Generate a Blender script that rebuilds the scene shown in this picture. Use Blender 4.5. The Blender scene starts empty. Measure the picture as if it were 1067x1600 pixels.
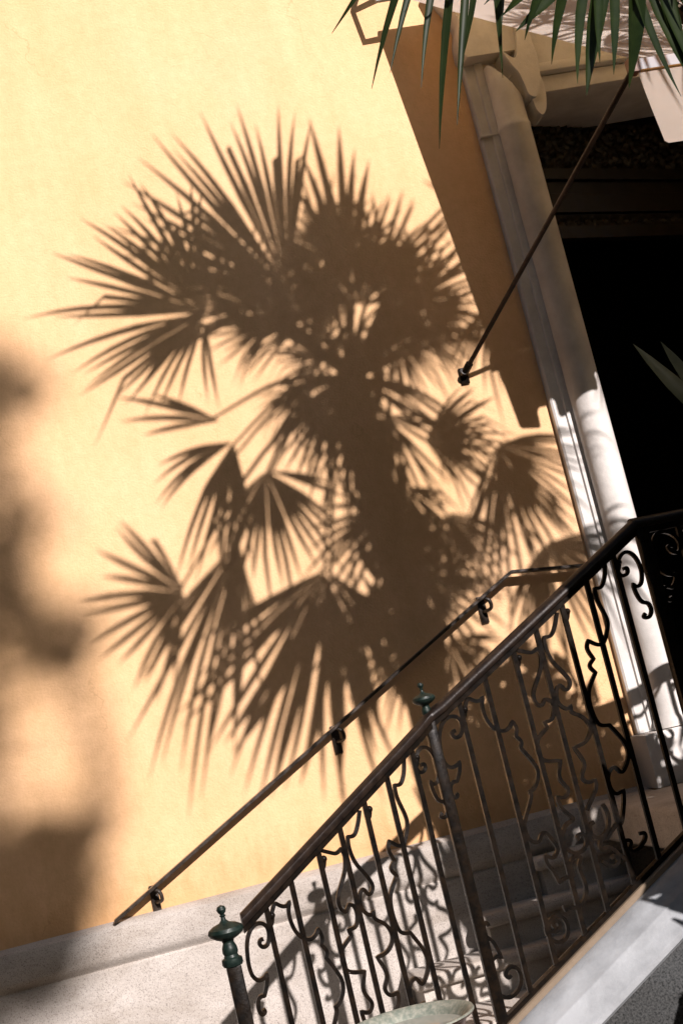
import bpy, bmesh, math, random
from mathutils import Vector, Matrix
from math import sin, cos, pi, radians, hypot, atan2

# ------------------------------------------------------------------ camera, sky, sun
sc = bpy.context.scene
col = sc.collection
IW, IH, FPX = 1067.0, 1600.0, 2223.0          # photograph size, focal length in its pixels
YAW, PITCH, ROLL = radians(10.5), radians(8.0), radians(13.5)
CAM = Vector((0.0, -5.6, 1.6))
_f = Vector((sin(YAW)*cos(PITCH), cos(YAW)*cos(PITCH), sin(PITCH)))
_r0 = Vector((cos(YAW), -sin(YAW), 0)); _u0 = _r0.cross(_f)
_R = cos(ROLL)*_r0 - sin(ROLL)*_u0
_U = sin(ROLL)*_r0 + cos(ROLL)*_u0
cd = bpy.data.cameras.new('camera'); cam = bpy.data.objects.new('camera', cd); col.objects.link(cam)
cd.sensor_fit = 'VERTICAL'; cd.sensor_height = 36.0; cd.lens = FPX/IH*36.0
cd.clip_start = 0.05; cd.clip_end = 500
cam.matrix_world = Matrix(((_R.x, _U.x, -_f.x, CAM.x), (_R.y, _U.y, -_f.y, CAM.y), (_R.z, _U.z, -_f.z, CAM.z), (0, 0, 0, 1)))
sc.camera = cam

SUN = Vector((0.257, -0.846, 0.467)).normalized()      # towards the sun
w = bpy.data.worlds.new('World'); sc.world = w; w.use_nodes = True
nt = w.node_tree; nt.nodes.clear()
sky = nt.nodes.new('ShaderNodeTexSky'); sky.sky_type = 'NISHITA'; sky.sun_disc = False
sky.dust_density = 1.5; sky.ozone_density = 1.0; sky.sun_elevation = math.asin(SUN.z); sky.sun_rotation = atan2(SUN.x, SUN.y)
bg = nt.nodes.new('ShaderNodeBackground'); bg.inputs['Strength'].default_value = 0.065
ow = nt.nodes.new('ShaderNodeOutputWorld')
nt.links.new(sky.outputs[0], bg.inputs[0]); nt.links.new(bg.outputs[0], ow.inputs[0])
ld = bpy.data.lights.new('sun', 'SUN'); ld.energy = 5.0; ld.angle = radians(0.53); ld.color = (1.0, 0.90, 0.87)
lo = bpy.data.objects.new('sun', ld); col.objects.link(lo)
lo.rotation_euler = SUN.to_track_quat('Z', 'Y').to_euler(); lo.location = (5, -15, 12)
sc.view_settings.view_transform = 'Standard'; sc.view_settings.look = 'None'
sc.view_settings.exposure = 0.5; sc.view_settings.gamma = 1.0; sc.view_settings.use_curve_mapping = False
sc.render.engine = 'CYCLES'; sc.cycles.use_denoising = True
sc.cycles.max_bounces = 8; sc.cycles.diffuse_bounces = 5; sc.cycles.transparent_max_bounces = 8

# ------------------------------------------------------------------ survey helpers: a sight line through the photograph meets a plane of the place
def ray(u, v): return _f + _R*((u-IW/2)/FPX) - _U*((v-IH/2)/FPX)
def un(u, v, Y):
    d = ray(u, v); t = (Y-CAM.y)/d.y; return CAM + d*t

# ------------------------------------------------------------------ materials
def nmat(name):
    m = bpy.data.materials.new(name); m.use_nodes = True
    n = m.node_tree; b = n.nodes['Principled BSDF']
    return m, n, b
def ramp(n, fac, stops):
    r = n.nodes.new('ShaderNodeValToRGB'); e = r.color_ramp.elements
    e[0].position, e[0].color = stops[0][0], (*stops[0][1], 1)
    e[1].position, e[1].color = stops[-1][0], (*stops[-1][1], 1)
    for p, c in stops[1:-1]:
        k = e.new(p); k.color = (*c, 1)
    n.links.new(fac, r.inputs[0]); return r.outputs[0]
def noise(n, scale, detail=4, rough=.55, co=None, dist=0):
    t = n.nodes.new('ShaderNodeTexNoise'); t.inputs['Scale'].default_value = scale
    t.inputs['Detail'].default_value = detail; t.inputs['Roughness'].default_value = rough; t.inputs['Distortion'].default_value = dist
    if co is None:
        co = n.nodes.new('ShaderNodeNewGeometry').outputs['Position']
    n.links.new(co, t.inputs['Vector']); return t.outputs['Fac']
def mix(n, a, b, fac, mode='MIX'):
    m = n.nodes.new('ShaderNodeMix'); m.data_type = 'RGBA'; m.blend_type = mode
    for s_, v in ((m.inputs[0], fac), (m.inputs[6], a), (m.inputs[7], b)):
        if isinstance(v, (int, float)): s_.default_value = v
        elif isinstance(v, tuple): s_.default_value = (*v, 1)
        else: n.links.new(v, s_)
    return m.outputs[2]
def bump(n, b, h, strength, dist=.01):
    k = n.nodes.new('ShaderNodeBump'); k.inputs['Strength'].default_value = strength; k.inputs['Distance'].default_value = dist
    n.links.new(h, k.inputs['Height']); n.links.new(k.outputs[0], b.inputs['Normal'])
def stretched(n, sx, sy, sz):
    g = n.nodes.new('ShaderNodeNewGeometry'); mp = n.nodes.new('ShaderNodeMapping'); mp.inputs['Scale'].default_value = (sx, sy, sz)
    n.links.new(g.outputs['Position'], mp.inputs['Vector']); return mp.outputs[0]
M = {}
def mk_stucco():
    m, n, b = nmat('ochre_stucco')
    c1 = ramp(n, noise(n, 1.3, 6, .6), [(.3, (.75, .475, .25)), (.55, (.80, .518, .293)), (.75, (.83, .548, .332))])
    st = ramp(n, noise(n, 2.0, 5, .6, stretched(n, 3.2, 3.2, .5)), [(.35, (.92, .91, .88)), (.6, (1, 1, 1))])
    fine = ramp(n, noise(n, 26, 8, .75), [(.3, (.86, .84, .80)), (.6, (1, 1, 1))])
    base = mix(n, mix(n, c1, st, .8, 'MULTIPLY'), fine, .7, 'MULTIPLY')
    # hairline cracks that come and go
    g = n.nodes.new('ShaderNodeNewGeometry'); va = n.nodes.new('ShaderNodeVectorMath'); va.operation = 'ADD'
    nz = n.nodes.new('ShaderNodeTexNoise'); nz.inputs['Scale'].default_value = 5; nz.inputs['Detail'].default_value = 5
    n.links.new(g.outputs['Position'], nz.inputs['Vector'])
    vs_ = n.nodes.new('ShaderNodeVectorMath'); vs_.operation = 'SCALE'; vs_.inputs[3].default_value = .35
    n.links.new(nz.outputs['Color'], vs_.inputs[0]); n.links.new(g.outputs['Position'], va.inputs[0]); n.links.new(vs_.outputs[0], va.inputs[1])
    vo = n.nodes.new('ShaderNodeTexVoronoi'); vo.feature = 'DISTANCE_TO_EDGE'; vo.inputs['Scale'].default_value = 1.1
    n.links.new(va.outputs[0], vo.inputs['Vector'])
    crack = ramp(n, vo.outputs['Distance'], [(.0, (.62, .56, .48)), (.0035, (1, 1, 1))])
    msk = ramp(n, noise(n, 1.9, 3, .6), [(.52, (0, 0, 0)), (.62, (1, 1, 1))])
    base = mix(n, base, mix(n, (1, 1, 1), crack, msk), .4, 'MULTIPLY')
    # splash dirt above the plinth
    sp = n.nodes.new('ShaderNodeSeparateXYZ'); n.links.new(g.outputs['Position'], sp.inputs[0])
    ad = n.nodes.new('ShaderNodeMath'); ad.operation = 'MULTIPLY_ADD'; ad.inputs[1].default_value = -.55
    n.links.new(noise(n, 6, 6, .7, stretched(n, 1.5, 1.5, .5)), ad.inputs[0]); n.links.new(sp.outputs['Z'], ad.inputs[2])
    dirt = ramp(n, ad.outputs[0], [(.80, (.80, .74, .66)), (.95, (1, 1, 1))])
    base = mix(n, base, dirt, .8, 'MULTIPLY')
    n.links.new(base, b.inputs['Base Color'])
    b.inputs['Roughness'].default_value = .92; b.inputs['Specular IOR Level'].default_value = .15
    h = n.nodes.new('ShaderNodeMath'); h.operation = 'ADD'
    n.links.new(noise(n, 110, 4, .6), h.inputs[0]); n.links.new(noise(n, 7, 4, .55), h.inputs[1])
    bump(n, b, h.outputs[0], .35, .010)
    return m
def mk_granite(name, light, mid, dark, sc_=1.0):
    m, n, b = nmat(name)
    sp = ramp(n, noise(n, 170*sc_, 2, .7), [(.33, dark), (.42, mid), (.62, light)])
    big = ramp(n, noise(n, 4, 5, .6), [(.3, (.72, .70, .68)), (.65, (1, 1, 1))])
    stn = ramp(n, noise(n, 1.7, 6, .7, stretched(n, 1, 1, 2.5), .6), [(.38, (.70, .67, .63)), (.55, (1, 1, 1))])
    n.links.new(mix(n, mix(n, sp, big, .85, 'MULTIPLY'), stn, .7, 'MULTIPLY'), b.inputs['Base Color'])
    b.inputs['Roughness'].default_value = .85; b.inputs['Specular IOR Level'].default_value = .25
    bump(n, b, noise(n, 90, 5, .65), .45, .006)
    return m
def mk_paint(name, c, var=.12, rough=.6):
    m, n, b = nmat(name)
    d = tuple(x*(1-var*2) for x in c)
    n.links.new(ramp(n, noise(n, 5, 6, .65), [(.28, d), (.6, c)]), b.inputs['Base Color'])
    b.inputs['Roughness'].default_value = rough
    bump(n, b, noise(n, 45, 7, .7), .3, .006)
    return m
def mk_metal(name, c, c2, rough=.42, metal=.7, scale=28, spec=.5):
    m, n, b = nmat(name); b.inputs['Specular IOR Level'].default_value = spec
    n.links.new(ramp(n, noise(n, scale, 5, .65), [(.4, c), (.68, c2)]), b.inputs['Base Color'])
    b.inputs['Metallic'].default_value = metal
    n.links.new(ramp(n, noise(n, scale*1.7, 3), [(.3, (rough*.75,)*3), (.7, (rough*1.3,)*3)]), b.inputs['Roughness'])
    bump(n, b, noise(n, 160, 4, .6), .25, .002)
    return m
def mk_leaf(name, c1, c2, trans=.35, rough=.38, scale=7):
    m, n, b = nmat(name)
    c = ramp(n, noise(n, scale, 3, .6), [(.3, c1), (.7, c2)])
    n.links.new(c, b.inputs['Base Color']); b.inputs['Roughness'].default_value = rough; b.inputs['Specular IOR Level'].default_value = .3
    t = n.nodes.new('ShaderNodeBsdfTranslucent'); n.links.new(c, t.inputs[0])
    x = n.nodes.new('ShaderNodeMixShader'); x.inputs[0].default_value = trans
    o = n.nodes['Material Output']
    n.links.new(b.outputs[0], x.inputs[1]); n.links.new(t.outputs[0], x.inputs[2]); n.links.new(x.outputs[0], o.inputs[0])
    return m
M['stucco'] = mk_stucco()
M['granite'] = mk_granite('pale_granite', (.55, .515, .475), (.475, .44, .405), (.23, .21, .195), 1.5)
M['granite_lifted'] = mk_granite('lightened_granite', (.60, .56, .51), (.52, .48, .435), (.24, .22, .20), 1.5)  # same stone lightened in colour to offset weak light on the steps
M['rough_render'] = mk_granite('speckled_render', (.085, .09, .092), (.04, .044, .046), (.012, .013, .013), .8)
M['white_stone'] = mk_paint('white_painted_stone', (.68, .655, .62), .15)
M['coping'] = mk_paint('sky_tinted_coping', (.36, .385, .405), .2, .5)  # blue tint in the base stands in for sky reflection
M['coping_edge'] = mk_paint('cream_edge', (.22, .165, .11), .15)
M['iron'] = mk_metal('black_wrought_iron', (.0045, .0038, .0032), (.014, .009, .0055), .30, .0, 28, .09)
M['rail'] = mk_metal('bronze_brown_rail', (.011, .0075, .006), (.026, .017, .012), .36, .0, 28, .2)
M['wall_bar'] = mk_metal('dark_steel_bar', (.022, .016, .012), (.055, .041, .031), .34, .1)
M['patina'] = mk_metal('green_black_patina', (.005, .012, .010), (.016, .030, .024), .45, .1, 60, .3)
M['wood_dark'] = mk_metal('dark_carved_wood', (.005, .0035, .0028), (.010, .007, .005), .4, 0, 12, .25)
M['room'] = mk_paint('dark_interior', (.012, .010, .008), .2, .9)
M['arm'] = mk_metal('brown_awning_arm', (.022, .013, .009), (.05, .029, .018), .45, .0, 40, .2)
M['wood_cap'] = mk_metal('red_brown_wood', (.13, .055, .03), (.20, .09, .05), .5, 0, 30)
M['leaf'] = mk_leaf('palm_leaf', (.007, .015, .003), (.020, .033, .007), .25, .42)
M['leaf_tip'] = mk_leaf('yucca_leaf', (.10, .13, .09), (.20, .24, .17), .25, .3)
M['leaf_far'] = mk_leaf('broad_leaf', (.035, .06, .02), (.07, .11, .035))
M['petiole'] = mk_metal('palm_petiole', (.06, .09, .03), (.11, .12, .05), .5, 0, 10)
M['bark'] = mk_metal('fibrous_bark', (.045, .030, .018), (.12, .085, .05), .9, 0, 30)
M['copper'] = mk_metal('brown_copper', (.14, .065, .03), (.26, .13, .06), .35, .8, 20)
M['verdigris'] = mk_metal('verdigris_copper', (.17, .20, .165), (.36, .36, .30), .5, .2, 60)
M['ground'] = mk_granite('gravel_ground', (.16, .12, .07), (.11, .08, .05), (.05, .035, .02), .4)
def mk_water():
    m, n, b = nmat('still_water'); b.inputs['Base Color'].default_value = (.30, .30, .26, 1)
    b.inputs['Roughness'].default_value = .06; b.inputs['Specular IOR Level'].default_value = .8
    bump(n, b, noise(n, 30, 2), .08, .003); return m
M['water'] = mk_water()
def mk_canvas():
    m, n, b = nmat('white_awning_canvas')
    c = ramp(n, noise(n, 3, 4, .6), [(.3, (.58, .63, .69)), (.7, (.66, .71, .77))])
    n.links.new(c, b.inputs['Base Color']); b.inputs['Roughness'].default_value = .8
    wv = n.nodes.new('ShaderNodeTexWave'); wv.inputs['Scale'].default_value = 220
    g = n.nodes.new('ShaderNodeNewGeometry'); n.links.new(g.outputs['Position'], wv.inputs['Vector'])
    bump(n, b, wv.outputs['Fac'], .05, .002)
    t = n.nodes.new('ShaderNodeBsdfTranslucent'); t.inputs[0].default_value = (.92, .60, .18, 1)
    x = n.nodes.new('ShaderNodeMixShader'); x.inputs[0].default_value = .44
    o = n.nodes['Material Output']
    n.links.new(b.outputs[0], x.inputs[1]); n.links.new(t.outputs[0], x.inputs[2]); n.links.new(x.outputs[0], o.inputs[0])
    return m
M['canvas'] = mk_canvas()

# ------------------------------------------------------------------ mesh helpers
def finish(name, bm, mat, parent=None, smooth=True, angle=35):
    bmesh.ops.recalc_face_normals(bm, faces=bm.faces)
    me = bpy.data.meshes.new(name); bm.to_mesh(me); bm.free()
    me.materials.append(mat)
    if smooth:
        for p in me.polygons: p.use_smooth = True
        me.set_sharp_from_angle(angle=radians(angle))
    o = bpy.data.objects.new(name, me); col.objects.link(o)
    if parent is not None:
        o.parent = parent
        o.matrix_parent_inverse = Matrix.Translation(-parent_world(parent))
    return o
def parent_world(p):
    v = Vector((0, 0, 0))
    if p.type == 'EMPTY': v = Vector(p.location)
    return v
def empty(name, loc, label, cat, group=None):
    o = bpy.data.objects.new(name, None); col.objects.link(o); o.location = loc; o.empty_display_size = .1
    o['label'] = label; o['category'] = cat
    if group: o['group'] = group
    return o
def tag(o, label, cat):
    o['label'] = label; o['category'] = cat; return o
def add_box(bm, x0, x1, y0, y1, z0, z1, bev=0.0, seg=2):
    vs = [bm.verts.new((x, y, z)) for z in (z0, z1) for y in (y0, y1) for x in (x0, x1)]
    fs = [bm.faces.new([vs[i] for i in q]) for q in ((0, 2, 3, 1), (4, 5, 7, 6), (0, 1, 5, 4), (2, 6, 7, 3), (0, 4, 6, 2), (1, 3, 7, 5))]
    if bev:
        es = list({e for f in fs for e in f.edges})
        bmesh.ops.bevel(bm, geom=es, offset=bev, segments=seg, profile=.5, affect='EDGES')
    return bm
def box(name, mat, parent, *a, bev=0.0, seg=2):
    bm = bmesh.new(); add_box(bm, *a, bev=bev, seg=seg); return finish(name, bm, mat, parent)
def tube(bm, pts, rad, n=8, square=None, cap=True, up=None):
    """sweep a round (radius, may be a list) or rectangular (square=(w,h)) section along pts"""
    pts = [Vector(p) for p in pts]; k = len(pts); rings = []
    prev = None
    for i, p in enumerate(pts):
        if i == 0: t = pts[1]-pts[0]
        elif i == k-1: t = pts[-1]-pts[-2]
        else: t = (pts[i+1]-p).normalized() + (p-pts[i-1]).normalized()
        if t.length < 1e-9: t = pts[min(i+1, k-1)]-pts[max(i-1, 0)]
        t.normalize()
        if prev is None or up is not None:
            a = up if up is not None else (Vector((0, 0, 1)) if abs(t.z) < .9 else Vector((0, 1, 0)))
            x = a.cross(t).normalized()
        else:
            x = (prev - t*prev.dot(t)).normalized()
        prev = x; y = t.cross(x).normalized()
        r = rad[i] if isinstance(rad, (list, tuple)) else rad
        if square:
            hw, hh = square[0]/2, square[1]/2
            ring = [bm.verts.new(p + x*a_*hw + y*b_*hh) for a_, b_ in ((-1, -1), (1, -1), (1, 1), (-1, 1))]
        else:
            ring = [bm.verts.new(p + x*cos(2*pi*j/n)*r + y*sin(2*pi*j/n)*r) for j in range(n)]
        rings.append(ring)
    for i in range(k-1):
        m = len(rings[i])
        for j in range(m):
            bm.faces.new((rings[i][j], rings[i][(j+1) % m], rings[i+1][(j+1) % m], rings[i+1][j]))
    if cap:
        bm.faces.new(rings[0][::-1]); bm.faces.new(rings[-1])
    return bm
def lathe(bm, prof, c, n=24):
    """prof: list of (r, z)"""
    rings = []
    for r, z in prof:
        if r < 1e-5: rings.append([bm.verts.new((c[0], c[1], c[2]+z))])
        else: rings.append([bm.verts.new((c[0]+r*cos(2*pi*j/n), c[1]+r*sin(2*pi*j/n), c[2]+z)) for j in range(n)])
    for a, b in zip(rings, rings[1:]):
        for j in range(n):
            k = (j+1) % n
            if len(a) == 1 and len(b) == 1: continue
            if len(a) == 1: bm.faces.new((a[0], b[j], b[k]))
            elif len(b) == 1: bm.faces.new((a[j], a[k], b[0]))
            else: bm.faces.new((a[j], a[k], b[k], b[j]))
    return bm
def sweep(bm, prof, path, closed=True):
    """prof: list of (dy, dz) section points; path: list of points; section is kept upright in Y-Z"""
    rings = [[bm.verts.new((p[0], p[1]+dy, p[2]+dz)) for dy, dz in prof] for p in path]
    m = len(prof)
    for a, b in zip(rings, rings[1:]):
        for j in range(m if closed else m-1):
            bm.faces.new((a[j], a[(j+1) % m], b[(j+1) % m], b[j]))
    if closed:
        bm.faces.new(rings[0][::-1]); bm.faces.new(rings[-1])
    return bm
def smooth_path(pts, cusps=(), step=4):
    """Catmull-Rom through 2-D or 3-D points; indices in cusps stay sharp"""
    P = [Vector(p) for p in pts]; out = []
    for i in range(len(P)-1):
        p1, p2 = P[i], P[i+1]
        p0 = P[i-1] if i > 0 and i not in cusps else p1*2-p2
        p3 = P[i+2] if i+2 < len(P) and (i+1) not in cusps else p2*2-p1
        for k in range(step):
            t = k/step
            out.append(.5*((2*p1)+(p2-p0)*t+(2*p0-5*p1+4*p2-p3)*t*t+(3*p1-p0-3*p2+p3)*t**3))
    out.append(P[-1]); return out
def plate(bm, poly, y0, y1):
    """extrude an XZ outline between two Y values"""
    a = [bm.verts.new((x, y0, z)) for x, z in poly]; b = [bm.verts.new((x, y1, z)) for x, z in poly]
    m = len(poly); bm.faces.new(a); bm.faces.new(b[::-1])
    for j in range(m): bm.faces.new((a[j], b[j], b[(j+1) % m], a[(j+1) % m]))
    return bm

# ------------------------------------------------------------------ ground
bm = bmesh.new()
vs = [bm.verts.new(p) for p in ((-80, -120, 0), (80, -120, 0), (80, 40, 0), (-80, 40, 0))]; bm.faces.new(vs)
g = finish('ground', bm, M['ground'], None, False); g['kind'] = 'structure'

# ------------------------------------------------------------------ the house: wall, plinth, door surround, dark doorway
DX0, DX1, DZ0, DZ1 = 2.17, 3.75, 1.05, 4.077            # door opening
house = empty('house', (2.0, 0, 0), 'ochre stucco house front with granite plinth and white door surround', 'house')
bm = bmesh.new()
add_box(bm, -7, DX0, 0, .4, 0, 8); add_box(bm, DX0, DX1, 0, .4, DZ1, 8); add_box(bm, DX1, 10, 0, .4, 0, 8); add_box(bm, DX0, DX1, .001, .4, 0, DZ0-.02)
finish('wall', bm, M['stucco'], house, False)
PT = 1.055                                              # plinth top
pl = []
prof = [(.01, 0), (-.045, 0), (-.045, PT-.160), (-.036, PT-.152), (-.040, PT-.145), (-.058, PT-.132), (-.068, PT-.11), (-.068, PT-.035), (-.062, PT-.012), (-.045, PT), (.01, PT+.006)]
bm = bmesh.new(); sweep(bm, prof, [(x, 0, 0) for x in (-7, DX0-.19)])
plinth = finish('plinth', bm, M['granite'], house)
bm = bmesh.new(); add_box(bm, DX1+.1, 10, -.05, .01, 0, PT); finish('plinth', bm, M['granite'], house)

def surround():
    e = house
    # left jamb: outer fillet, inner fillet, hollow, slender column
    bm = bmesh.new()
    prof2 = [(0, .01), (0, -.030), (.008, -.038), (.046, -.040), (.050, -.052), (.082, -.056), (.086, -.046), (.094, -.030), (.11, -.022), (.20, -.022), (.20, .01)]
    rings = [[bm.verts.new((2.0+x, y, z)) for x, y in prof2] for z in (1.26, 4.18)]
    m = len(prof2)
    for j in range(m): bm.faces.new((rings[0][j], rings[0][(j+1) % m], rings[1][(j+1) % m], rings[1][j]))
    bm.faces.new(rings[0]); bm.faces.new(rings[1][::-1])
    jamb = finish('door_jamb', bm, M['white_stone'], e)
    bm = bmesh.new(); lathe(bm, [(0, 1.26), (.082, 1.262), (.082, 1.29), (.072, 1.31), (.070, 1.35), (.069, 2.0), (.0685, 3.84), (.071, 3.845), (.071, 3.86), (.067, 3.866), (.066, 3.92), (.066, 3.96), (.066, 4.0), (.065, 4.04), (.065, 4.08), (.064, 4.16), (0, 4.16)], (2.142, -.078, 0), 32)
    for v in bm.verts: v.co.z = min(v.co.z, 4.14-max(0, v.co.x-2.085)*1.5)
    finish('column', bm, M['white_stone'], e)
    bm = bmesh.new(); add_box(bm, 1.975, 2.225, -.165, .01, PT-.01, 1.258, bev=.006)
    finish('column_base', bm, M['white_stone'], e)
    bm = bmesh.new(); add_box(bm, 1.995, 2.10, -.058, -.02, 3.846, 3.856, bev=.003)
    finish('jamb_joint', bm, M['white_stone'], e)
    # ear scroll at the head of the jamb
    bm = bmesh.new()
    ear = smooth_path([(2.0, 4.18), (1.985, 4.22), (1.99, 4.29), (2.005, 4.35), (1.985, 4.42), (1.95, 4.50), (1.93, 4.58)], step=5)
    plate(bm, [(p.x, p.y) for p in ear] + [(2.30, 4.58), (2.30, 4.18)], -.13, .005)
    finish('ear_scroll', bm, M['white_stone'], e)
    for k, (x, z, r) in enumerate(((2.03, 4.50, .035), (2.05, 4.43, .028), (2.06, 4.38, .02))):
        bm = bmesh.new(); bmesh.ops.create_uvsphere(bm, u_segments=14, v_segments=10, radius=r, matrix=Matrix.Translation((x, -.132, z)) @ Matrix.Diagonal((1, .5, .8, 1)))
        finish('egg_ornament', bm, M['white_stone'], e)
    # console between column and lintel
    bm = bmesh.new()
    cons = smooth_path([(2.13, 4.17), (2.20, 4.13), (2.235, 4.20), (2.25, 4.28), (2.27, 4.30), (2.31, 4.24), (2.335, 4.14), (2.32, 4.03), (2.29, 3.97), (2.26, 3.945), (2.225, 3.96), (2.215, 4.0), (2.20, 4.06), (2.17, 4.10)], step=4)
    plate(bm, [(2.185+(p.x-2.185)*.72, p.y) for p in cons], -.16, -.03); finish('console', bm, M['white_stone'], e)
    bm = bmesh.new()
    cons = smooth_path([(2.245, 3.97), (2.255, 3.90), (2.285, 3.87), (2.32, 3.90), (2.34, 3.98), (2.33, 4.05), (2.30, 3.99)], step=4)
    plate(bm, [(2.185+(p.x-2.185)*.72, p.y) for p in cons], -.14, -.03); finish('console', bm, M['white_stone'], e)
    # lintel mouldings
    for n_, (z0, z1, y) in enumerate(((4.0, 4.075, -.06), (4.078, 4.12, -.10), (4.123, 4.33, -.08), (4.333, 4.40, -.15), (4.403, 4.60, -.12))):
        bm = bmesh.new(); add_box(bm, 2.18 if n_ < 2 else 2.215, 3.74 if n_ < 2 else 3.9, y, -.002 if n_ > 0 else .42, z0, z1, bev=.007)
        finish('lintel_moulding', bm, M['white_stone'], e)
    bm = bmesh.new(); add_box(bm, 3.72, 3.92, -.06, .01, 1.06, 4.18, bev=.008); finish('door_jamb', bm, M['white_stone'], e)
    # reveal, threshold
    bm = bmesh.new(); add_box(bm, DX0-.02, DX1, -.10, .6, PT-.07, PT+.012, bev=.01); finish('threshold', bm, M['granite_lifted'], e)
    # dark room behind
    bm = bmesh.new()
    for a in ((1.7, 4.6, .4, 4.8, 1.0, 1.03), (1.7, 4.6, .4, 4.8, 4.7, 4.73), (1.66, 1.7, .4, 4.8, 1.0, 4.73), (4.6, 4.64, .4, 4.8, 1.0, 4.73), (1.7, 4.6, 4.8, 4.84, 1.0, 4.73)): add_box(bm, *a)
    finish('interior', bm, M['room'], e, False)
    # carved transom screen set back and canted in the opening
    O = Vector((2.20, .22, 0)); D = Vector((cos(radians(22)), sin(radians(22)), 0)); Nn = Vector((D.y, -D.x, 0))
    def carved(z0, z1, L, seed):
        bm = bmesh.new(); nx = int(L/.009); nz = max(6, int((z1-z0)/.009)); grid = []
        for i in range(nx+1):
            rowv = []
            for j in range(nz+1):
                x, z = L*i/nx, z0+(z1-z0)*j/nz
                ch = min(.12, z1-z0); q = x/ch; ci = math.floor(q); lx, lz = (q-ci-.5)*ch, z-(z0+z1)/2
                if z1-z0 > .2: lz = (z-z0) % ch - ch/2
                rr = hypot(lx, lz); th = atan2(lz, lx)*(1 if ci % 2 else -1)
                h = .013*max(-.2, sin(th*2+rr*2*pi/(ch*.34)+seed))*(1 if rr < ch*.56 else .4) + .004*sin(th*7+rr*60)
                edge = min(i, nx-i, j, nz-j)
                if edge < 2: h = .012
                rowv.append(bm.verts.new(O+D*x+Nn*h+Vector((0, 0, z))))
            grid.append(rowv)
        for i in range(nx):
            for j in range(nz): bm.faces.new((grid[i][j], grid[i+1][j], grid[i+1][j+1], grid[i][j+1]))
        return finish('carved_panel', bm, M['wood_dark'], e, True, 60)
    carved(3.775, 4.02, 1.5, 0.3)
    carved(3.50, 3.56, 1.5, 2.1)
    for z0, z1, pr_ in ((3.72, 3.772, .045), (3.66, 3.717, .02), (3.565, 3.655, .03), (3.44, 3.495, .03)):
        bm = bmesh.new()
        tube(bm, [O+Vector((0, 0, (z0+z1)/2))+Nn*(pr_/2-.01), O+D*1.5+Vector((0, 0, (z0+z1)/2))+Nn*(pr_/2-.01)], 1, square=(pr_+.02, z1-z0), up=Vector((0, 0, 1)))
        finish('transom_rail', bm, M['wood_dark'], e, False)
surround()

# ------------------------------------------------------------------ staircase
N1, N2, N3 = Vector((.205, -1.40, 1.087)), Vector((.934, -1.20, 1.523)), Vector((1.748, -1.20, 1.976))   # handrail line
RH = .925                                               # handrail above the string
stair = empty('staircase', (1.0, -.6, 0), 'granite steps climbing to the doorway behind the iron railing', 'staircase')
STEPS = [(-.10, -1.12, .17), (.25, -1.0, .335), (.62, -.62, .475), (.835, -.29, .618), (1.15, -.20, .757), (1.42, -.145, .905)]
for k, (x0, yf, z) in enumerate(STEPS):
    bm = bmesh.new()
    add_box(bm, x0+.035, 1.80, yf+.035, -.046+.03*0, max(0, z-.20), z-.052)
    bm2 = bm
    add_box(bm2, x0, 1.80, yf, -.047, z-.052, z, bev=.022, seg=4)
    finish('step', bm, M['granite_lifted'] if k > 3 else M['granite_lifted'], stair)
bm = bmesh.new(); add_box(bm, 1.72, 3.9, -1.10, -.17, .9, 1.047, bev=.02, seg=3); finish('landing', bm, M['granite_lifted'], stair)
bm = bmesh.new(); add_box(bm, 1.68, 1.975, -.17, -.047, .9, 1.047, bev=.02, seg=3); finish('step', bm, M['granite_lifted'], stair)
d1 = (N2-N1); d3 = (N3-N2)
path = [N1-d1*.25, N1, N2-d1*.12, N2, N2+d3*.12, N3+d3*.02]
path = [p - Vector((0, 0, RH)) for p in path]
end = path[-1]; path2 = path + [end+Vector((.25, 0, .0)), end+Vector((2.1, 0, 0))]
prof = [(.10, .0), (-.075, .0), (-.075, -.30), (.10, -.30)]
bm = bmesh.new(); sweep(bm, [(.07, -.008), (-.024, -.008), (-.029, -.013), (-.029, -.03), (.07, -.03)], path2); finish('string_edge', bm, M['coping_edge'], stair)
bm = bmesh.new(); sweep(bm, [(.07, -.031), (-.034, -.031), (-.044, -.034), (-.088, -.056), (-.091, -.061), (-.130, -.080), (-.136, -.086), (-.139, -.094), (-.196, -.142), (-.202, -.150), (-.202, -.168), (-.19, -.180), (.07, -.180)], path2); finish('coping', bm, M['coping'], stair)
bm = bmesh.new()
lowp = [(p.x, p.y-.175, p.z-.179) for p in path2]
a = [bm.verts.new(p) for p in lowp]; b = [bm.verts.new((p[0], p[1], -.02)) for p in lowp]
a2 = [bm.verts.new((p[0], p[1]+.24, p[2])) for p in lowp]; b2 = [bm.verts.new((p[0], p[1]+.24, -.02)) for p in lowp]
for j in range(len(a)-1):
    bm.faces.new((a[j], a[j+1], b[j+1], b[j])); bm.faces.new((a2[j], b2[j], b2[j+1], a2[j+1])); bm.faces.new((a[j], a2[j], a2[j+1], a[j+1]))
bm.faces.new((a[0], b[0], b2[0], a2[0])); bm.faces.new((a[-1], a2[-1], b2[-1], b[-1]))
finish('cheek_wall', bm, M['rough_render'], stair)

# ------------------------------------------------------------------ iron railing
railing = empty('stair_railing', (.2, -1.4, .16), 'black wrought iron stair railing with scrolls and brown handrail', 'railing')
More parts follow.
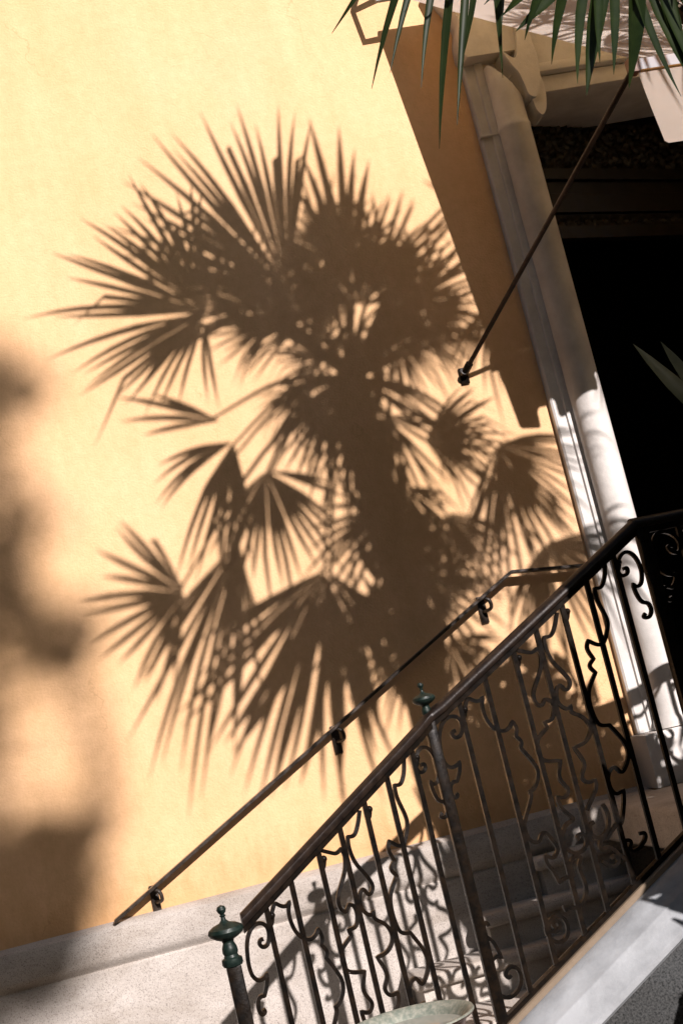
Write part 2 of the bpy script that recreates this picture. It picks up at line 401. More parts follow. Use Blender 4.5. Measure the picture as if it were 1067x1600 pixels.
# scrollwork surveyed in the upper panel, as (fraction along the panel, metres below the handrail line)
def surv(pts, ox, oy, k):
    out = []
    for x, y in pts:
        p = un(ox+x/k, oy+y/k, -1.20)
        a_ = (p.x-N2.x)/(N3.x-N2.x); out.append((a_, N2.z+(N3.z-N2.z)*a_-p.z))
    return out
R2, R3, R3a, R6 = (620, 1060, 4.446), (780, 860, 3.718), (640, 800, 2.4988), (660, 1250, 3.138)
CURVES = []
def C_(parts, cusps=()):
    pts = []
    for reg, p in parts: pts += surv(p, *reg)
    out, cs = [], set()
    for i_, p in enumerate(pts):
        if out and hypot(p[0]-out[-1][0], (p[1]-out[-1][1])) < .008:
            if i_ in cusps: cs.add(len(out)-1)
            continue
        if i_ in cusps: cs.add(len(out))
        out.append(p)
    CURVES.append((out, cs))
C_([(R2, [(405, 362), (386, 372), (382, 396), (408, 413), (440, 396), (450, 345), (438, 292), (400, 264), (350, 272), (310, 320), (294, 390), (296, 455), (306, 525), (330, 590), (372, 620), (412, 606), (433, 580), (432, 648), (415, 714), (386, 722), (370, 748), (374, 800), (396, 832), (420, 816), (408, 797)])], (16, 18))
C_([(R2, [(470, 200), (490, 140), (530, 155), (572, 157), (595, 130), (588, 190), (610, 268), (650, 330), (692, 357), (742, 366), (780, 340), (800, 300), (828, 350), (822, 400), (862, 440), (855, 482), (905, 535), (950, 592), (975, 642), (975, 702), (950, 765), (920, 790), (930, 822), (905, 920), (883, 1000), (886, 1050), (912, 1112), (950, 1140), (985, 1132), (1000, 1085), (1030, 1070)]), (R6, [(635, 200), (662, 240), (640, 285), (600, 270)])], (4, 11, 13, 15, 21))
C_([(R3, [(100, 580), (150, 590), (187, 594), (215, 570), (238, 605), (240, 680), (215, 760), (195, 830), (205, 880), (240, 905), (262, 866), (292, 872), (312, 920), (305, 980), (258, 1000), (275, 1030), (225, 1090)]), (R3a, [(497, 900), (497, 940), (525, 972), (587, 970), (580, 1040), (618, 1080), (605, 1115), (573, 1113), (592, 1160), (640, 1198)]), (R6, [(745, 95), (700, 120), (684, 180), (700, 235), (745, 262), (788, 245), (803, 205), (785, 165), (757, 178), (765, 195)])], (3, 10, 14, 15, 20, 24))
C_([(R3, [(332, 362), (322, 430), (300, 495), (258, 505), (264, 560), (300, 640), (370, 710), (408, 762), (398, 802), (376, 810), (352, 782), (330, 805), (330, 860), (350, 900), (392, 922), (412, 902), (416, 940), (480, 966), (518, 1010), (526, 1060)]), (R3a, [(704, 860), (682, 900), (640, 920), (682, 982), (668, 1030), (690, 1056), (722, 1046), (726, 1080), (700, 1140), (690, 1165)])], (3, 15, 22, 26))
C_([(R6, [(880, 20), (905, 60), (912, 120), (890, 170), (850, 185), (820, 160), (820, 120), (838, 108)])])
C_([(R3, [(610, 80), (610, 150), (590, 214), (550, 222), (562, 285), (610, 372), (628, 430), (616, 500), (598, 545), (560, 546), (513, 524), (506, 572), (545, 630), (520, 672), (556, 710), (535, 760), (515, 822), (525, 900), (550, 970), (582, 1016), (636, 1014)]), (R3a, [(780, 828), (838, 900), (852, 960), (826, 1020), (800, 994), (775, 1015), (774, 1062), (800, 1102), (832, 1085), (834, 1140), (824, 1220)]), (R6, [(960, 100), (905, 185), (875, 190), (868, 245), (915, 228), (965, 272), (1000, 295)])], (3, 10, 12, 14, 20, 29, 33))
C_([(R3, [(716, 108), (738, 102), (742, 134), (706, 150), (681, 110), (690, 52), (722, 10), (772, 22), (812, 82), (826, 142), (820, 196), (792, 211), (774, 196), (792, 250), (826, 300), (862, 306), (882, 350), (866, 390), (836, 386), (846, 366)])], (12,))
C_([(R6, [(432, 858), (418, 872), (404, 848), (428, 816), (466, 828), (482, 880), (464, 938), (420, 970), (372, 950), (346, 900), (340, 832), (336, 792), (360, 766), (386, 772), (342, 692), (308, 668), (290, 630), (310, 600), (322, 618)])], (13,))
C_([(R6, [(652, 628), (634, 606), (652, 590), (672, 612), (658, 642), (628, 644), (614, 618), (630, 580), (670, 565), (704, 600), (711, 650), (690, 690), (650, 696), (612, 664), (602, 625)])])
C_([(R6, [(600, 268), (606, 310), (640, 350), (668, 405), (700, 380), (740, 370), (722, 322), (742, 275), (775, 282), (762, 330), (800, 420), (792, 492), (752, 530), (692, 522), (705, 545)])], (3, 13))
C_([(R6, [(985, 210), (1000, 195), (1020, 205), (1012, 240), (1035, 250), (1067, 225), (1090, 190), (1085, 160), (1060, 165)])])
C_([(R6, [(880, 300), (930, 330), (960, 300), (945, 272), (920, 285)])])
def bal_a(u, v):
    p = un(u, v, -1.20); return (p.x-N2.x)/(N3.x-N2.x)
BAL = [bal_a(*p) for p in ((719, 1108), (759, 1070), (803, 1026), (838, 990), (878, 950), (916, 912), (958, 872))]
def railing_panel(P, Q, drop=RH):
    def at(a_, h): return P.lerp(Q, a_) - Vector((0, 0, h))
    for k, a_ in enumerate(BAL):
        bm = bmesh.new(); tube(bm, [at(a_, .018), at(a_, drop-.005)], 1, square=(.0155, .0155), up=Vector((0, 1, 0)))
        o = finish('baluster', bm, M['iron'], railing, False)
        if k % 2 == 0:
            bm = bmesh.new(); c = at(a_+.016, .052)
            bmesh.ops.create_uvsphere(bm, u_segments=10, v_segments=8, radius=.0105, matrix=Matrix.Translation(c))
            tube(bm, smooth_path([at(a_, .075), at(a_+.011, .072), at(a_+.020, .058)], step=3), .005, 6)
            finish('knob', bm, M['iron'], o)
    for pts, cu in CURVES:
        ST = 6; sp = smooth_path([at(a_, h) for a_, h in pts], cu, ST); keep = {c_*ST for c_ in cu} | {0, len(sp)-1}
        for _ in range(5): sp = [p if i_ in keep else (sp[i_-1]+p*2+sp[i_+1])/4 for i_, p in enumerate(sp)]
        bm = bmesh.new(); tube(bm, sp, 1, square=(.0115, .0145), up=Vector((0, 1, .001)))
        finish('scroll', bm, M['iron'], railing, True, 50)
def bar(name, pts, prof_w, prof_h, mat, parent, bev=0):
    bm = bmesh.new(); tube(bm, pts, 1, square=(prof_w, prof_h), up=Vector((0, 0, 1)))
    if bev: bmesh.ops.bevel(bm, geom=[e for e in bm.edges], offset=bev, segments=3, affect='EDGES')
    return finish(name, bm, mat, parent, True, 40)
railing_panel(N1, N2); railing_panel(N2, N3)
# landing panel to the right of the top post
L2 = N3 + Vector((1.05, .22, 0))
railing_panel(N3+Vector((.03, 0, 0)), L2, RH)
def handrail(pts, name='handrail'):
    hp = [(-.027, -.004), (-.031, .006), (-.029, .018), (-.021, .027), (-.008, .032), (.008, .032), (.021, .027), (.029, .018), (.031, .006), (.027, -.004)]
    bm = bmesh.new(); sweep(bm, hp, pts); finish(name, bm, M['rail'], railing)
    bm = bmesh.new(); sweep(bm, [(-.017, -.024), (.017, -.024), (.017, -.0045), (-.017, -.0045)], pts); finish('under_rail', bm, M['iron'], railing)
hb = [N1 + (N1-N2)*.0 + Vector((.0, 0, 0))]
mid = smooth_path([N2-d1*.06, N2+Vector((0, 0, .004)), N2+d3*.06], step=4)
handrail([N1+d1*.02] + mid + [N3])
handrail([N3+Vector((-.01, 0, 0)), L2])
def bottom_rail(P, Q):
    dz = Vector((0, 0, RH-.002)); bar('bottom_rail', [P-dz, Q-dz], .030, .014, M['iron'], railing)
bottom_rail(N1, N2); bottom_rail(N2, N3); bottom_rail(N3, L2)
FIN = [(0, -.062), (.024, -.062), (.027, -.056), (.026, -.044), (.019, -.040), (.017, -.034), (.020, -.028), (.019, -.016), (.014, -.004), (.016, .002), (.030, .008), (.042, .016), (.046, .024), (.043, .033), (.030, .041), (.013, .046), (.0065, .053), (.0055, .060), (.0085, .063), (.005, .066), (.0095, .071), (.0125, .078), (.0095, .086), (0, .090)]
def newel(P, top, size, fin_s, z0):
    bm = bmesh.new(); add_box(bm, P.x-size/2, P.x+size/2, P.y-size/2, P.y+size/2, z0, top, bev=.003)
    o = finish('newel_post', bm, M['iron'], railing)
    bm = bmesh.new(); lathe(bm, [(r*fin_s, z*fin_s) for r, z in FIN], (P.x, P.y, top+.062*fin_s), 24)
    finish('finial', bm, M['patina'], o)
    return o
newel(N1+Vector((-.036, -.03, 0)), .998, .042, 1.12, 0.0)
newel(N2+Vector((-.004, 0, 0)), N2.z+.002, .034, .82, N2.z-RH)
bm = bmesh.new(); add_box(bm, N3.x-.020+.02, N3.x+.020+.02, -1.22, -1.18, N3.z-RH-.01, N3.z+.016, bev=.003); finish('newel_post', bm, M['iron'], railing)

# ------------------------------------------------------------------ handrail on the wall
wr = empty('wall_handrail', (-.16, -.08, 1.06), 'thin flat brown metal handrail fixed along the ochre wall', 'handrail')
wa, wb, wc = un(180, 1440, -.055), un(797, 894, -.055), un(910, 884, -.055)
bar('rail_bar', [wa, wb, wc], .050, .012, M['wall_bar'], wr, .002)
for u_, v_ in ((240, 1388), (524, 1136), (755, 934)):
    p = un(u_, v_, -.055)
    t_ = (wb-wa).normalized(); f_ = (p-wa).dot(t_); p = wa+t_*f_
    bm = bmesh.new(); tube(bm, smooth_path([p+Vector((.005, 0, -.006)), p+Vector((.022, -.006, -.022)), p+Vector((.024, .0, -.05)), p+Vector((.008, .03, -.058)), p+Vector((.0, .05, -.056))], step=5), .0075, 8)
    o = finish('bracket', bm, M['wall_bar'], wr)
    bm = bmesh.new(); add_box(bm, p.x-.016, p.x+.016, -.010, .0-.001, p.z-.105, p.z+.006, bev=.003); finish('wall_plate', bm, M['wall_bar'], o)

# ------------------------------------------------------------------ awning
aw = empty('awning', (1.75, -.1, 4.4), 'white canvas awning with scalloped valance on brown drop arm above doorway', 'awning')
Apt = Vector((1.737, -.17, 4.49)); Bpt = un(987, 92, -1.2)
A2, B2 = Vector((4.35, -.17, 4.49)), Vector((3.95, -1.2, Bpt.z-.02))
bm = bmesh.new(); grid = []
for i in range(25):
    rw = []
    for j in range(13):
        t_, q_ = i/24, j/12
        p = Apt.lerp(A2, t_).lerp(Bpt.lerp(B2, t_), q_)
        p = p + Vector((0, 0, -.010*sin(pi*q_) + .008*sin(9*t_+2*q_)*sin(pi*q_)))
        rw.append(bm.verts.new(p))
    grid.append(rw)
for i in range(24):
    for j in range(12): bm.faces.new((grid[i][j], grid[i+1][j], grid[i+1][j+1], grid[i][j+1]))
bmesh.ops.solidify(bm, geom=list(bm.faces), thickness=.004)
finish('canopy', bm, M['canvas'], aw)
# valance with stepped scallops hanging from the front bar
bm = bmesh.new()
def val_at(x, h, ph=0): return Vector((x, -1.205 - .012*sin(x*14)*h/.3 - .01*h, Bpt.z-.045-h + (B2.z-Bpt.z)*(x-Bpt.x)/(B2.x-Bpt.x)))
x = Bpt.x+.003; pat = [(.0, .0), (.014, .14), (.028, .27), (.040, .28), (.116, .285), (.122, .275), (.124, .215), (.136, .20), (.170, .20), (.182, .215), (.184, .275)]
per = .186; cols = []
xs = []
while x < B2.x-.22:
    for dx, h in (pat if not xs else [(.0005, .275), (.006, .285)]+pat[4:]): xs.append((x+dx-(0 if len(xs) < 11 else 0), h))
    x += per if len(xs) > 11 else per
last = None
for k, (xx, h) in enumerate(xs):
    cols_ = [bm.verts.new(val_at(xx+.0004*k*0, h*j/5)) for j in range(6)]
    if last:
        for j in range(5): bm.faces.new((last[j], cols_[j], cols_[j+1], last[j+1]))
    last = cols_
bmesh.ops.solidify(bm, geom=list(bm.faces), thickness=.003)
finish('valance', bm, M['canvas'], aw)
bm = bmesh.new(); tube(bm, [Bpt+Vector((.01, .0, -.03)), B2+Vector((0, .0, -.03))], 1, square=(.035, .04), up=Vector((0, 0, 1))); finish('front_bar', bm, M['canvas'], aw)
bm = bmesh.new(); tube(bm, [Bpt+Vector((-.022, 0, -.028)), Bpt+Vector((.009, 0, -.028))], 1, square=(.045, .055), up=Vector((0, 0, 1))); finish('bar_cap', bm, M['wood_cap'], aw)
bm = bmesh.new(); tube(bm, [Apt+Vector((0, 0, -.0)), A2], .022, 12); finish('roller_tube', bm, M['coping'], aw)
PV = un(728, 578, -.045)
bm = bmesh.new(); tube(bm, [PV, Bpt+Vector((-.01, 0, -.04))], [.0095, .0105], 10); arm = finish('arm', bm, M['arm'], aw)
bm = bmesh.new()
tube(bm, [PV+(Bpt-PV).normalized()*-.01, PV+(Bpt-PV).normalized()*.035], .016, 10)
tube(bm, [Vector((PV.x-.005, .002, PV.z-.012)), PV+Vector((-.008, 0, -.004))], .014, 10)
add_box(bm, PV.x-.022, PV.x+.014, -.012, .002, PV.z-.05, PV.z+.02, bev=.003)
finish('pivot_bracket', bm, M['iron'], aw)
PV2 = Vector((4.25, -.045, PV.z)); bm = bmesh.new(); tube(bm, [PV2, B2+Vector((0, 0, -.04))], .010, 10); finish('arm', bm, M['arm'], aw)
# bracket loop that carries the roller tube at its left end
W_ = [un(604, 59, 0), un(569, 66, 0), un(551, 18, 0), un(592, -2, 0), un(640, -22, 0)]
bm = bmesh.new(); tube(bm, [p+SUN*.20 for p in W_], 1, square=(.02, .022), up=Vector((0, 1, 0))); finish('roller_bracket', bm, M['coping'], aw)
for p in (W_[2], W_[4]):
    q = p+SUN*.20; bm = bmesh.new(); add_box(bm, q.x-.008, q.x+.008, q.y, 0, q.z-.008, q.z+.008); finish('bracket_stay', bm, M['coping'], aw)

# ------------------------------------------------------------------ copper basin on its pedestal
BC = Vector((.590, -1.62, .760))
basin = empty('copper_basin', (BC.x, BC.y, .60), 'brown copper basin with green patina rim in front of the railing', 'basin')
bm = bmesh.new(); lathe(bm, [(0, -.165), (.07, -.165), (.10, -.13), (.135, -.07), (.150, -.03), (.158, -.012), (.178, -.004), (.182, .002)], BC, 40); finish('bowl', bm, M['copper'], basin)
bm = bmesh.new(); lathe(bm, [(.182, .002), (.180, .007), (.172, .006), (.164, .0), (.150, -.012), (.140, -.03), (.120, -.06)], BC, 40); finish('rim', bm, M['verdigris'], basin)
bm = bmesh.new(); lathe(bm, [(0, -.022), (.1445, -.022)], BC, 40); finish('water', bm, M['water'], basin)
ped = empty('pedestal', (BC.x, BC.y, 0), 'squat stone pedestal under the copper basin', 'pedestal')
bm = bmesh.new(); add_box(bm, BC.x-.13, BC.x+.13, BC.y-.13, BC.y+.13, 0, .08, bev=.01); finish('base', bm, M['granite'], ped)
bm = bmesh.new(); lathe(bm, [(0, .08), (.10, .08), (.085, .14), (.07, .30), (.075, .5), (.10, .57), (.10, BC.z-.166), (0, BC.z-.166)], (BC.x, BC.y, 0), 28); finish('shaft', bm, M['granite'], ped)

# ------------------------------------------------------------------ palm
rnd = random.Random(7)
def frond_mesh(hub, axis, nrm, R, spread, n, droop, seed, split=.40, wid=1.0, kinks=.15, edge=.30):
    """a fan leaf: n folded blades from the hub, joined up to 'split' of their length"""
    r_ = random.Random(seed); bm = bmesh.new()
    axis = axis.normalized(); nrm = (nrm - axis*nrm.dot(axis)).normalized(); side = nrm.cross(axis)
    pitch = spread/(n-1); cup = r_.uniform(-.05, .16)
    for k in range(n):
        if r_.random() < .07: continue
        th = -spread/2 + pitch*k + r_.uniform(-.2, .2)*pitch
        f_ = 1 - edge*(abs(th)/(spread/2+1e-6))**2
        L = R*f_*r_.uniform(.84, 1.08)
        d = axis*cos(th) + side*sin(th)
        tn = nrm.cross(d).normalized()
        bend = droop*r_.uniform(.5, 1.6); fold = r_.uniform(.2, .6); kink = r_.random() < kinks; ko = r_.uniform(-.35, .35); tw = r_.uniform(-.16, .16)
        hw = math.tan(pitch/2)*R*split*1.02; rows = []
        for q in (0.03, .2, split*.8, split, .55, .70, .82, .92, 1.0):
            rr = L*q
            if q <= split: w_ = math.tan(pitch/2)*rr*1.03
            elif q < .7: w_ = hw*(1-.18*(q-split)/(.7-split))*wid
            else: w_ = hw*.82*(1-((q-.7)/.3)**1.3)*wid
            w_ = max(w_, .0006)
            c = hub + d*rr + nrm*(cup*L*q*q)
            c = c + Vector((0, 0, -bend*L*max(0, q-.25)**2)) + tn*(tw*L*max(0, q-split)**2)
            if kink and q > .7: c = c + tn*ko*L*(q-.7) + Vector((0, 0, -1.0*L*(q-.7)))
            up_ = nrm*(w_*fold)
            rows.append((bm.verts.new(c - tn*w_ + up_), bm.verts.new(c - up_), bm.verts.new(c + tn*w_ + up_)))
        for a_, b_ in zip(rows, rows[1:]):
            bm.faces.new((a_[0], a_[1], b_[1], b_[0])); bm.faces.new((a_[1], a_[2], b_[2], b_[1]))
    return bm
GP = un(548, 590, 0) + SUN*2.75                      # growing point of the palm
palm = empty('palm_tree', (GP.x, GP.y, 0), 'tall fan palm whose dark fronds hang in at the top edge', 'palm tree')
# hub and middle tip of each fan's shadow on the wall, spread, blades, hub and tip distance to the wall along the sun, droop
FANS = [((325, 488), (78, 405), 125, 26, 2.35, 2.2, .10, .85, .44), ((450, 450), (245, 195), 95, 25, 2.5, 2.4, .03, .85, .50), ((400, 480), (270, 390), 130, 22, 2.6, 2.6, .08),
        ((545, 440), (503, 175), 36, 6, 2.6, 2.5, .0), ((590, 440), (625, 275), 120, 18, 2.7, 2.8, .05),
        ((650, 470), (725, 370), 170, 26, 2.5, 2.5, .08), ((560, 480), (470, 330), 230, 30, 2.8, 2.9, .05),
        ((470, 500), (385, 390), 220, 30, 2.6, 2.5, .10), ((665, 690), (800, 668), 110, 18, 2.6, 2.5, .20),
        ((620, 530), (715, 560), 220, 28, 2.9, 2.95, .10), ((345, 658), (172, 628), 26, 4, 2.6, 2.6, .12),
        ((365, 690), (275, 840), 95, 13, 2.6, 2.6, .25), ((415, 735), (455, 915), 130, 19, 2.7, 2.8, .10),
        ((775, 695), (880, 850), 130, 24, 2.6, 2.7, .22), ((610, 790), (580, 990), 170, 24, 2.9, 3.1, .15),
        ((850, 850), (935, 1010), 140, 22, 2.8, 2.9, .2), ((320, 500), (230, 600), 110, 11, 2.4, 2.5, .55),
        ((650, 900), (690, 1080), 180, 24, 3.0, 3.1, .15), ((510, 400), (440, 290), 150, 22, 2.9, 3.0, .05),
        ((660, 520), (725, 440), 190, 26, 2.9, 3.0, .1), ((500, 560), (410, 570), 190, 26, 2.8, 2.8, .2),
        ((560, 410), (560, 300), 150, 20, 2.5, 2.5, .1), ((690, 670), (760, 720), 120, 18, 3.0, 3.0, .3),
        ((480, 610), (430, 700), 160, 22, 2.9, 3.0, .25), ((630, 760), (660, 880), 130, 16, 2.8, 2.9, .25),
        ((840, 520), (930, 470), 230, 28, 2.7, 2.7, .1), ((800, 400), (860, 300), 200, 26, 2.8, 2.7, .1),
        ((760, 480), (850, 560), 200, 24, 2.9, 2.9, .15), ((930, 560), (1020, 640), 200, 24, 2.9, 2.9, .2),
        ((520, 460), (420, 430), 240, 30, 3.0, 3.1, .1), ((600, 470), (690, 430), 240, 30, 3.0, 3.1, .1),
        ((550, 520), (600, 610), 150, 22, 2.8, 2.8, .2), 
        ((700, 800), (740, 960), 120, 18, 2.9, 3.0, .15), ((560, 640), (540, 780), 150, 20, 2.9, 3.0, .2),
        ((365, 700), (360, 880), 24, 5, 2.8, 2.8, .0), ((780, 720), (830, 930), 90, 16, 2.9, 3.0, .1),
        ((425, 505), (345, 430), 200, 24, 2.8, 2.8, .1), 
        ((560, 950), (515, 1100), 110, 14, 3.0, 3.1, .1), ((640, 1000), (610, 1140), 130, 16, 3.0, 3.1, .1),
        ((700, 1000), (760, 1110), 130, 16, 3.0, 3.1, .1), ((690, 480), (740, 520), 170, 20, 2.8, 2.8, .15),
        ((770, 260), (850, 160), 200, 22, 2.7, 2.7, .1), ((860, 330), (960, 250), 200, 22, 2.9, 2.9, .1), ((920, 430), (1030, 400), 200, 22, 2.8, 2.8, .1), ((730, 330), (780, 230), 170, 20, 3.0, 3.0, .1),
        ((520, 620), (480, 750), 130, 16, 2.6, 2.7, .2), ((600, 650), (640, 790), 140, 18, 2.7, 2.8, .2), 
        ((820, 260), (800, 150), 220, 22, 3.0, 3.0, .1), ((960, 340), (940, 240), 220, 22, 3.1, 3.0, .1), ((880, 240), (980, 180), 220, 22, 2.8, 2.8, .1),
        ((620, 860), (700, 980), 150, 18, 2.9, 3.0, .1)]
def shadow_fan(k, hub, tip, spread, n, t, t2, droop, wid=.84, split=None, roll=0.0, kinks=.15):
    H = un(*hub, 0) + SUN*t; T = un(*tip, 0) + SUN*t2; ax = T-H
    bm = frond_mesh(H, ax, SUN + Vector((roll, 0, .1)), ax.length*1.03, radians(spread), n, droop, 100+k, split or (.46, .38, .42)[k % 3], wid, kinks)
    o = finish('frond', bm, M['leaf'], palm, True, 80)
    m_ = GP.lerp(H, .5) + Vector((0, 0, .12*(H-GP).length))
    bm = bmesh.new(); tube(bm, smooth_path([GP, m_, H + ax.normalized()*.04], step=5), [.014-.009*i/10 for i in range(11)], 6)
    finish('petiole', bm, M['petiole'], o)
for k, a_ in enumerate(FANS): shadow_fan(k, *a_)
# two fronds that hang down into the top of the view
shadow_fan(40, (290, 925), (125, 985), 125, 14, 2.95, 3.35, .02, .95, .34, .9, .04)
def hung_fan(k, hub, y1, tip, y2, spread, n):
    H, T = un(*hub, y1), un(*tip, y2)
    bm = frond_mesh(H, T-H, Vector((.15, -1, .2)), (T-H).length, radians(spread), n, .02, k, .31, 1.1, .05, .5)
    o = finish('frond', bm, M['leaf'], palm, True, 80)
    bm = bmesh.new(); tube(bm, smooth_path([GP, GP.lerp(H, .5)+Vector((0, 0, .12)), H+(T-H)*.06], step=5), [.014-.009*i/10 for i in range(11)], 6)
    finish('petiole', bm, M['petiole'], o)
hung_fan(51, (752, -300), -2.46, (632, 165), -2.60, 56, 14)
hung_fan(53, (985, -190), -2.48, (985, 205), -2.62, 110, 11)
hung_fan(52, (955, -205), -2.44, (945, 225), -2.62, 128, 23)
bm = bmesh.new(); n_ = 26; prev = None
pts = [Vector((GP.x + .02*sin(i*.7), GP.y+.02*cos(i*.5), GP.z*i/n_)) for i in range(n_+1)]
tube(bm, pts, [.105 + .012*sin(i*2.1) - .03*(i/n_)**2 for i in range(n_+1)], 14)
trunk = finish('trunk', bm, M['bark'], palm)
bm = bmesh.new()
for k in range(150):
    z = rnd.uniform(1.0, GP.z-.05); th = rnd.uniform(0, 2*pi); d = Vector((cos(th), sin(th), 0)); p = Vector((GP.x, GP.y, z))+d*.085
    tube(bm, [p, p+d*.035+Vector((0, 0, .07)), p+d*.055+Vector((0, 0, .14))], [.022, .014, .005], 5)
finish('leaf_bases', bm, M['bark'], palm)

# ------------------------------------------------------------------ yucca beside the palm, blade tips reach into the view at right
YC = un(1165, 705, -1.95)
yu = empty('yucca_plant', (YC.x, YC.y, 0), 'spiky yucca whose grey green blade tips show against the dark doorway', 'yucca')
bm = bmesh.new(); tube(bm, [Vector((YC.x, YC.y, 0)), Vector((YC.x+.02, YC.y, 1.0)), YC], [.06, .055, .05], 10); finish('trunk', bm, M['bark'], yu)
def blade(base, tip, w_, sag=.0):
    bm = bmesh.new(); rows = []; d = tip-base; sd = d.cross(Vector((0, 1, .3))).normalized(); up_ = sd.cross(d).normalized()
    for q in (0, .15, .4, .65, .85, 1):
        ww = w_*(.6+.8*q if q < .5 else 1.0*(1-(q-.5)/.5)**.7+.01)
        c = base+d*q+Vector((0, 0, sag*sin(pi*q)))
        rows.append([bm.verts.new(c-sd*ww+up_*ww*.3), bm.verts.new(c), bm.verts.new(c+sd*ww+up_*ww*.3)])
    for a_, b_ in zip(rows, rows[1:]):
        bm.faces.new((a_[0], a_[1], b_[1], b_[0])); bm.faces.new((a_[1], a_[2], b_[2], b_[1]))
    return finish('blade', bm, M['leaf_tip'], yu, True, 80)
blade(YC, un(988, 537, -1.85), .028); blade(YC+Vector((0, 0, .02)), un(1031, 533, -1.8), .028)
for k in range(46):
    th = rnd.uniform(-75, 60); el = rnd.uniform(-40, 60); L = rnd.uniform(.45, .65)
    d = Vector((cos(radians(th))*cos(radians(el)), sin(radians(th))*cos(radians(el)), sin(radians(el))))
    blade(YC+Vector((0, 0, rnd.uniform(-.15, .05))), YC+d*L, .017, .03)

# ------------------------------------------------------------------ leafy shrubs right of the view, they shade the stairs
def leaf_cloud(bm, centre, rad, n, size, r_, squash=(1, 1, 1)):
    for _ in range(n):
        while True:
            p = Vector((r_.uniform(-1, 1), r_.uniform(-1, 1), r_.uniform(-1, 1)))
            if p.length < 1: break
        p = Vector((p.x*squash[0], p.y*squash[1], p.z*squash[2]))*rad + centre
        a_ = Vector((r_.gauss(0, 1), r_.gauss(0, 1), r_.gauss(0, .7))).normalized(); b_ = a_.cross(Vector((r_.gauss(0, 1), r_.gauss(0, 1), r_.gauss(0, 1)))).normalized()
        L = size*r_.uniform(.7, 1.3); w_ = L*.34; c = a_.cross(b_)*L*.08
        v = [bm.verts.new(p-a_*L*.5), bm.verts.new(p-a_*L*.1+b_*w_+c), bm.verts.new(p+a_*L*.5), bm.verts.new(p-a_*L*.1-b_*w_+c)]
        bm.faces.new((v[0], v[1], v[2])); bm.faces.new((v[0], v[2], v[3]))
def shrub(x, y, h, r, n, label, seed, zlo=.3):
    r_ = random.Random(seed); s_ = empty('leafy_shrub', (x, y, 0), label, 'shrub', 'shrubs beside the stairs')
    bm = bmesh.new()
    for k in range(7):
        th = k*2*pi/7; tube(bm, [Vector((x, y, 0)), Vector((x+.4*r*cos(th), y+.4*r*sin(th), h*.45)), Vector((x+.7*r*cos(th), y+.7*r*sin(th), h*.85))], [.018, .013, .005], 6)
    finish('stem', bm, M['bark'], s_)
    bm = bmesh.new(); leaf_cloud(bm, Vector((x, y, (zlo+h)/2)), 1.0, n, .11, r_, (r, r, (h-zlo)/2)); finish('foliage', bm, M['leaf_far'], s_, False)
shrub(2.28, -2.30, 3.0, .46, 3300, 'tall dense green shrub beside the palm trunk', 3)
shrub(1.80, -2.2, 1.0, .32, 900, 'knee high green shrub nearest the white stair coping', 5, .05)
shrub(2.95, -2.1, 2.45, .46, 2200, 'low green shrub farther right along the stairs', 4)

# ------------------------------------------------------------------ the far tree whose soft shade falls on the left of the wall
r_ = random.Random(11); TD = 22.0
cl = [(-5, 598, .115), (45, 606, .06), (-100, 610, .24), (25, 935, .15), (80, 985, .12), (5, 1010, .20), (-50, 1060, .17), (-60, 900, .2), (115, 1035, .06), (-90, 1190, .18), (95, 1310, .13), (50, 1350, .18), (15, 1420, .25), (90, 1430, .14), (128, 1350, .07), (-40, 1320, .17), (10, 1490, .24), (150, 1200, .04), (140, 1110, .035),
      (-210, 800, .4), (-210, 1000, .35), (-210, 1300, .4), (-300, 600, .45), (-300, 1000, .5), (-330, 1400, .5), (-420, 750, .5), (-60, 1560, .3), (90, 1540, .12)]
tb = un(-330, 1000, 0) + SUN*TD
tree = empty('broadleaf_tree', (tb.x, tb.y, 0), 'tall broadleaf tree far behind the viewer shading the wall', 'tree')
bm = bmesh.new(); tube(bm, [Vector((tb.x, tb.y, 0)), Vector((tb.x+.1, tb.y, 5)), Vector((tb.x, tb.y, tb.z-1.2)), Vector((tb.x, tb.y, tb.z+.8))], [.28, .22, .15, .06], 12); finish('trunk', bm, M['bark'], tree)
for u_, v_, rad in cl:
    c = un(u_, v_, 0) + SUN*(TD + r_.uniform(-1.2, 1.2))
    bm = bmesh.new(); tube(bm, [Vector((tb.x, tb.y, tb.z-1.2+.8*r_.random())), Vector((tb.x, tb.y, tb.z)).lerp(c, .5)+Vector((0, 0, -.25)), c], [.05, .03, .01], 6); b_ = finish('branch', bm, M['bark'], tree)
    bm = bmesh.new()
    for _ in range(4):
        o_ = Vector((r_.gauss(0, .5), r_.gauss(0, .5), r_.gauss(0, .5)))*rad
        leaf_cloud(bm, c+o_, rad*r_.uniform(.45, .75), int(10+(400 if v_ < 1250 else 800)*rad*rad*1.6), .10, r_)
    finish('crown', bm, M['leaf_far'], b_, False)

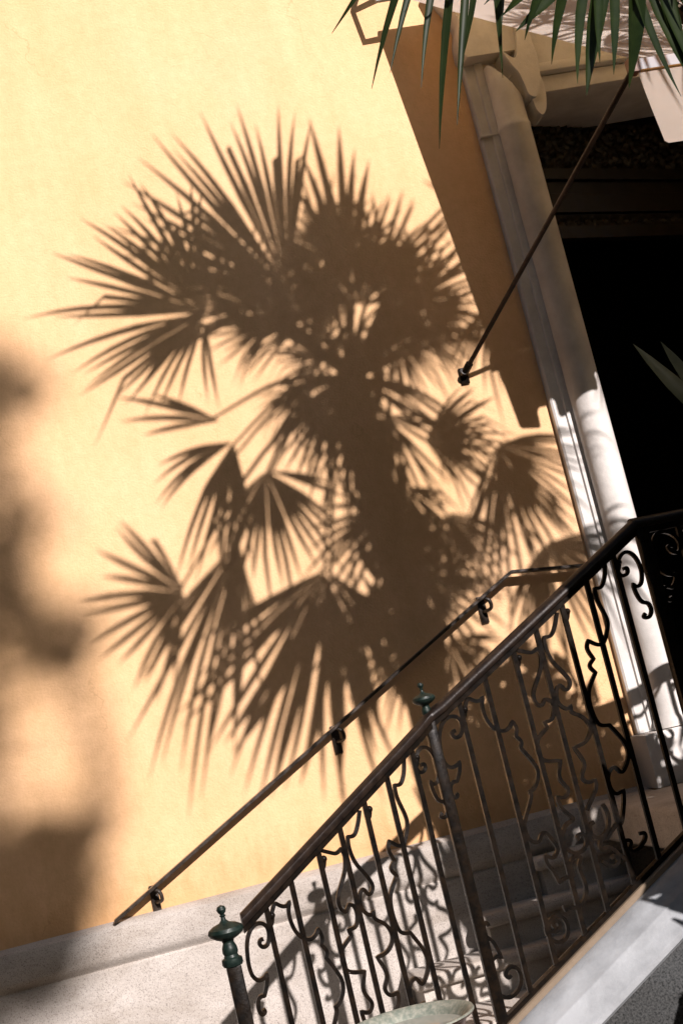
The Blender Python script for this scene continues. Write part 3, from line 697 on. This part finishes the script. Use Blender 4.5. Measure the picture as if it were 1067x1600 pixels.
# ------------------------------------------------------------------ unseen clipped hedges, added to block skylight and deepen the wall's shadows
def hedge(x0, x1, y0, y1, h, label, seed):
    r_ = random.Random(seed); e = empty('sky_block_hedge', ((x0+x1)/2, (y0+y1)/2, 0), label, 'hedge', 'unseen hedges added to block skylight')
    bm = bmesh.new(); add_box(bm, x0+.2, x1-.2, y0+.2, y1-.2, 0, h-.2)
    bmesh.ops.subdivide_edges(bm, edges=bm.edges[:], cuts=12, use_grid_fill=True)
    for v in bm.verts:
        if v.co.z > .01: v.co += Vector((r_.uniform(-.12, .12), r_.uniform(-.12, .12), r_.uniform(-.12, .12)))
    finish('hedge_body', bm, M['leaf_far'], e, False)
    bm = bmesh.new()
    for _ in range(5000):
        f_ = r_.random()
        if f_ < .4: p = Vector((r_.uniform(x0, x1), y1-r_.uniform(0, .25), r_.uniform(0, h)))
        elif f_ < .8: p = Vector((x1-r_.uniform(0, .25) if seed % 2 else x0+r_.uniform(0, .25), r_.uniform(y0, y1), r_.uniform(0, h)))
        else: p = Vector((r_.uniform(x0, x1), r_.uniform(y0, y1), h-r_.uniform(0, .25)))
        leaf_cloud(bm, p, .05, 1, .16, r_)
    finish('foliage', bm, M['leaf_far'], e, False)
hedge(-14, 14, -15.5, -14, 6.6, 'tall unseen hedge added behind the viewer to block skylight', 20)
hedge(-8.5, -7.2, -13.8, -.3, 6.0, 'unseen hedge added left of the viewer to block skylight', 21)
hedge(9.5, 10.8, -13.8, -.3, 5.0, 'unseen hedge added far right of the stairs to block skylight', 22)

# ------------------------------------------------------------------ unseen trees around the viewer, added to cut ambient light on the wall
def sky_block_tree(x, y, h, r, label, seed):
    r_ = random.Random(seed); e = empty('sky_block_tree', (x, y, 0), label, 'tree', 'unseen trees added to cut ambient light')
    bm = bmesh.new(); tube(bm, [Vector((x, y, 0)), Vector((x+.1, y, h*.35)), Vector((x, y+.1, h*.8))], [.22, .17, .06], 10)
    for k in range(9):
        th = k*2.4; z0 = h*(.35+.04*k); d = Vector((cos(th), sin(th), .5))
        tube(bm, [Vector((x, y, z0)), Vector((x, y, z0))+d*r*.45, Vector((x, y, z0))+d*r*.8], [.08, .05, .015], 6)
    finish('trunk', bm, M['bark'], e)
    bm = bmesh.new(); zc = h*.64
    for k in range(26):
        p = Vector((r_.gauss(0, .5), r_.gauss(0, .5), r_.gauss(0, .5)))
        if p.length > 1: p.normalize()
        leaf_cloud(bm, Vector((x+p.x*r, y+p.y*r, zc+p.z*h*.33)), r*.42, 130, .34, r_)
    finish('crown', bm, M['leaf_far'], e, False)
sky_block_tree(-4.6, -5.5, 9.5, 2.8, 'large unseen tree added left of the viewer to cut ambient light', 31)
sky_block_tree(-2.6, -10.5, 12.0, 3.6, 'tallest unseen tree added behind the viewer to cut ambient light', 32)
sky_block_tree(8.6, -5.2, 9.0, 2.7, 'unseen tree added far right of the stairs to cut ambient light', 33)
sky_block_tree(-6.0, -2.2, 8.0, 2.2, 'unseen tree added near the left end of the ochre wall to cut ambient light', 34)
sky_block_tree(10.2, -11.0, 11.5, 3.2, 'tall unseen tree added in the far right corner to cut ambient light', 35)
